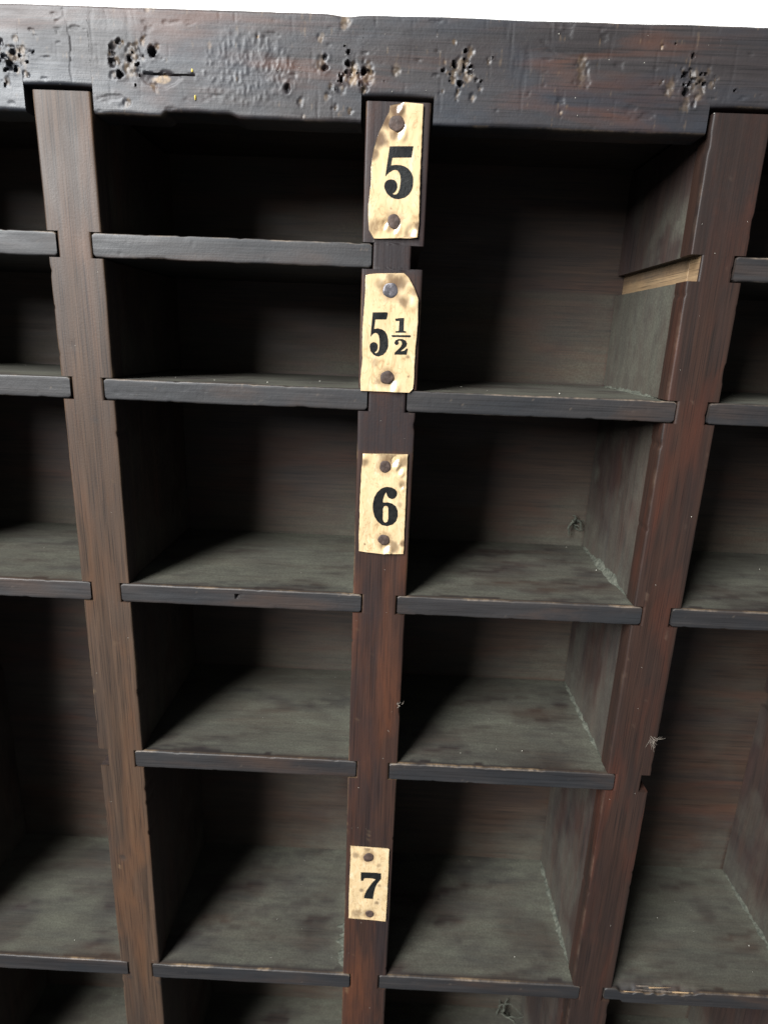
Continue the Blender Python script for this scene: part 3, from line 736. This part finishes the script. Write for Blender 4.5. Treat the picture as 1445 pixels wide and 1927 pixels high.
g55 = [(285, 605), (468, 603), (480, 615), (466, 688), (455, 697), (320, 697), (303, 820), (350, 811), (410, 826), (445, 852), (468, 890), (485, 960), (485, 1040), (474, 1080), (455, 1115), (420, 1152), (360, 1175), (325, 1168), (295, 1152), (258, 1108), (245, 1050), (250, 1022), (265, 1000), (295, 988), (330, 997), (350, 1025), (350, 1070), (338, 1100), (310, 1124), (328, 1133), (350, 1120), (366, 1085), (373, 1030), (371, 950), (362, 905), (346, 880), (322, 870), (300, 876), (275, 898), (258, 922), (262, 850)]
g1 = [(640, 678), (690, 678), (685, 845), (715, 850), (715, 868), (578, 868), (580, 848), (620, 843), (628, 715), (585, 718), (575, 700), (578, 686), (600, 684)]
gb = [(530, 898), (770, 900), (778, 913), (766, 927), (540, 924), (525, 911)]
g2 = [(562, 1000), (580, 965), (620, 948), (670, 950), (710, 970), (728, 1005), (720, 1042), (690, 1070), (640, 1108), (690, 1100), (724, 1068), (737, 1078), (722, 1152), (562, 1150), (570, 1122), (610, 1085), (645, 1050), (662, 1012), (655, 980), (632, 968), (612, 976), (622, 1000), (606, 1025), (580, 1026)]
make_plate(660, 500, 6.882,
    [(195, 118), (400, 95), (690, 100), (745, 155), (830, 300), (878, 450), (868, 750), (835, 1100), (815, 1500), (805, 1590), (760, 1642), (500, 1627), (130, 1616), (126, 1500), (150, 1200), (152, 800), (185, 450), (188, 200)],
    [(515, 320, 95), (470, 1445, 88)], [('numeral', g55, None), ('fraction_numeral', g1, None), ('fraction_bar', gb, None), ('fraction_numeral', g2, None)], 25,
    'yellowed plate printed 5½ with a clipped top right corner', facets=[(560, 1560, 70, 0.8), (800, 430, 80, 0.5)], corners=[(840, 330, 120, .0006)],
    brown=[(620, 230, 120, .6), (520, 120, 70, .5), (680, 460, 80, .55), (830, 330, 70, .5), (360, 1500, 60, .4), (320, 1250, 60, .3), (745, 1435, 18, .8), (370, 250, 70, .35), (735, 1180, 30, .5)], steel=(0,))

g6 = [(590, 685), (640, 663), (690, 655), (760, 665), (815, 692), (845, 730), (853, 765), (842, 805), (810, 845), (765, 858), (715, 840), (688, 805), (668, 745), (640, 800), (620, 870), (618, 912), (650, 915), (700, 912), (770, 930), (830, 975), (860, 1050), (862, 1140), (835, 1220), (780, 1275), (690, 1305), (600, 1290), (530, 1230), (480, 1150), (455, 1050), (450, 1000), (453, 930), (475, 830), (520, 750)]
h6 = [(660, 970), (690, 976), (705, 1010), (705, 1180), (690, 1230), (655, 1248), (630, 1230), (615, 1190), (618, 1020), (635, 980)]
make_plate(650, 840, 8.757,
    [(290, 110), (600, 118), (1025, 125), (1005, 600), (985, 1100), (965, 1450), (955, 1772), (600, 1760), (220, 1720), (225, 1450), (240, 900), (262, 450)],
    [(655, 330, 104), (633, 1530, 102)], [('numeral', g6, h6)], 38,
    'yellowed plate printed 6 between the second and third shelves', facets=[(830, 270, 75, 1.25), (910, 410, 60, 1.25), (680, 1690, 90, 1.2), (940, 680, 40, 1.1)], corners=[(330, 170, 70, .0007)],
    brown=[(960, 250, 110, .5), (700, 150, 140, .5), (930, 620, 70, .45), (800, 1650, 120, .5), (940, 1600, 70, .6), (320, 260, 80, .5), (900, 950, 60, .3), (320, 1600, 24, .7)])

g7 = [(418, 735), (730, 738), (825, 755), (828, 860), (790, 910), (750, 960), (715, 1030), (685, 1130), (665, 1270), (480, 1258), (490, 1200), (530, 1110), (600, 1010), (660, 930), (715, 875), (650, 862), (500, 858), (480, 870), (465, 910), (425, 910), (418, 870)]
make_plate(640, 1570, 10.709,
    [(210, 215), (560, 240), (990, 270), (975, 700), (950, 1200), (920, 1722), (600, 1690), (175, 1662), (180, 1250), (205, 600)],
    [(575, 440, 116), (595, 1580, 98)], [('numeral', g7, None)], 51,
    'yellowed plate printed 7 lowest on the middle post', facets=[(650, 1655, 50, 0.9)],
    brown=[(330, 400, 110, .45), (440, 1100, 70, .5), (790, 1000, 50, .4), (740, 1350, 60, .5), (330, 1560, 160, .4), (560, 260, 90, .5), (770, 1275, 22, .7), (780, 600, 70, .35)])

# ------------------------------------------------------------------ loose fluff and cobweb
def fibres(name, c, n, size, rad, mat, label, cat, seed, flat=0.5, group=None, bias=(0, 0, 0), curl=0.35, spread=0.18):
    rg = random.Random(seed)
    V, Fc = [], []
    for q in range(n):
        pt = np.array(c) + np.array([rg.gauss(0, size * spread), rg.gauss(0, size * .12 * flat), rg.gauss(0, size * spread)])
        d = np.array([rg.gauss(0, 1), rg.gauss(0, flat), rg.gauss(0, 1)]) + np.array(bias); d /= np.linalg.norm(d)
        L = size * rg.uniform(.3, 1.0); st = 9; r = rad * rg.uniform(.5, 1.3)
        b = len(V)
        for i in range(st + 1):
            u = np.cross(d, [0.3, 1, 0.2]); u /= np.linalg.norm(u); w = np.cross(d, u)
            rr = r * (1 - 0.75 * i / st)
            for a in range(4): V.append(tuple(pt + rr * (u * math.cos(a * 1.571) + w * math.sin(a * 1.571))))
            d = d + np.array([rg.gauss(0, curl), rg.gauss(0, .2 * flat), rg.gauss(0, curl)]); d /= np.linalg.norm(d)
            pt = pt + d * L / st
        for i in range(st):
            for a in range(4):
                e = (a + 1) % 4; Fc.append((b + i * 4 + a, b + i * 4 + e, b + i * 4 + 4 + e, b + i * 4 + 4 + a))
    return tag(link(name, V, Fc, mat, None, None, origin=tuple(c)), label, cat, group)
x, z = F(1225, 1392)
fibres('lint_tuft', (x, -0.0012, z), 16, 0.0105, 0.00022, M_fluff, 'wispy pale tuft of lint snagged on the right hand post', 'lint', 3, bias=(1.6, 0, -1.0), spread=0.13)

x, z = F(753, 1325)
fibres('lint_scrap', (x, 0.0, z), 8, 0.005, 0.0003, M_fluff, 'small brownish scrap of lint on the middle post edge', 'lint', 5)
x, z = F(1079, 985, D - 0.006)
fibres('cobweb_clump', (x, D - 0.004, z), 6, 0.015, 0.0010, M_clump, 'grey cobweb clump in the back corner right of plate 6', 'cobweb', 8, bias=(0.2, 0, -2.5), curl=0.45, spread=0.12)
x, z = F(945, 1900, D - 0.006)
fibres('cobweb_clump', (x, D - 0.008, z), 8, 0.030, 0.0011, M_clump, 'grey cobweb clump in the bottom row below plate 7', 'cobweb', 9, bias=(2.2, 0, -0.6), curl=0.4, spread=0.16)
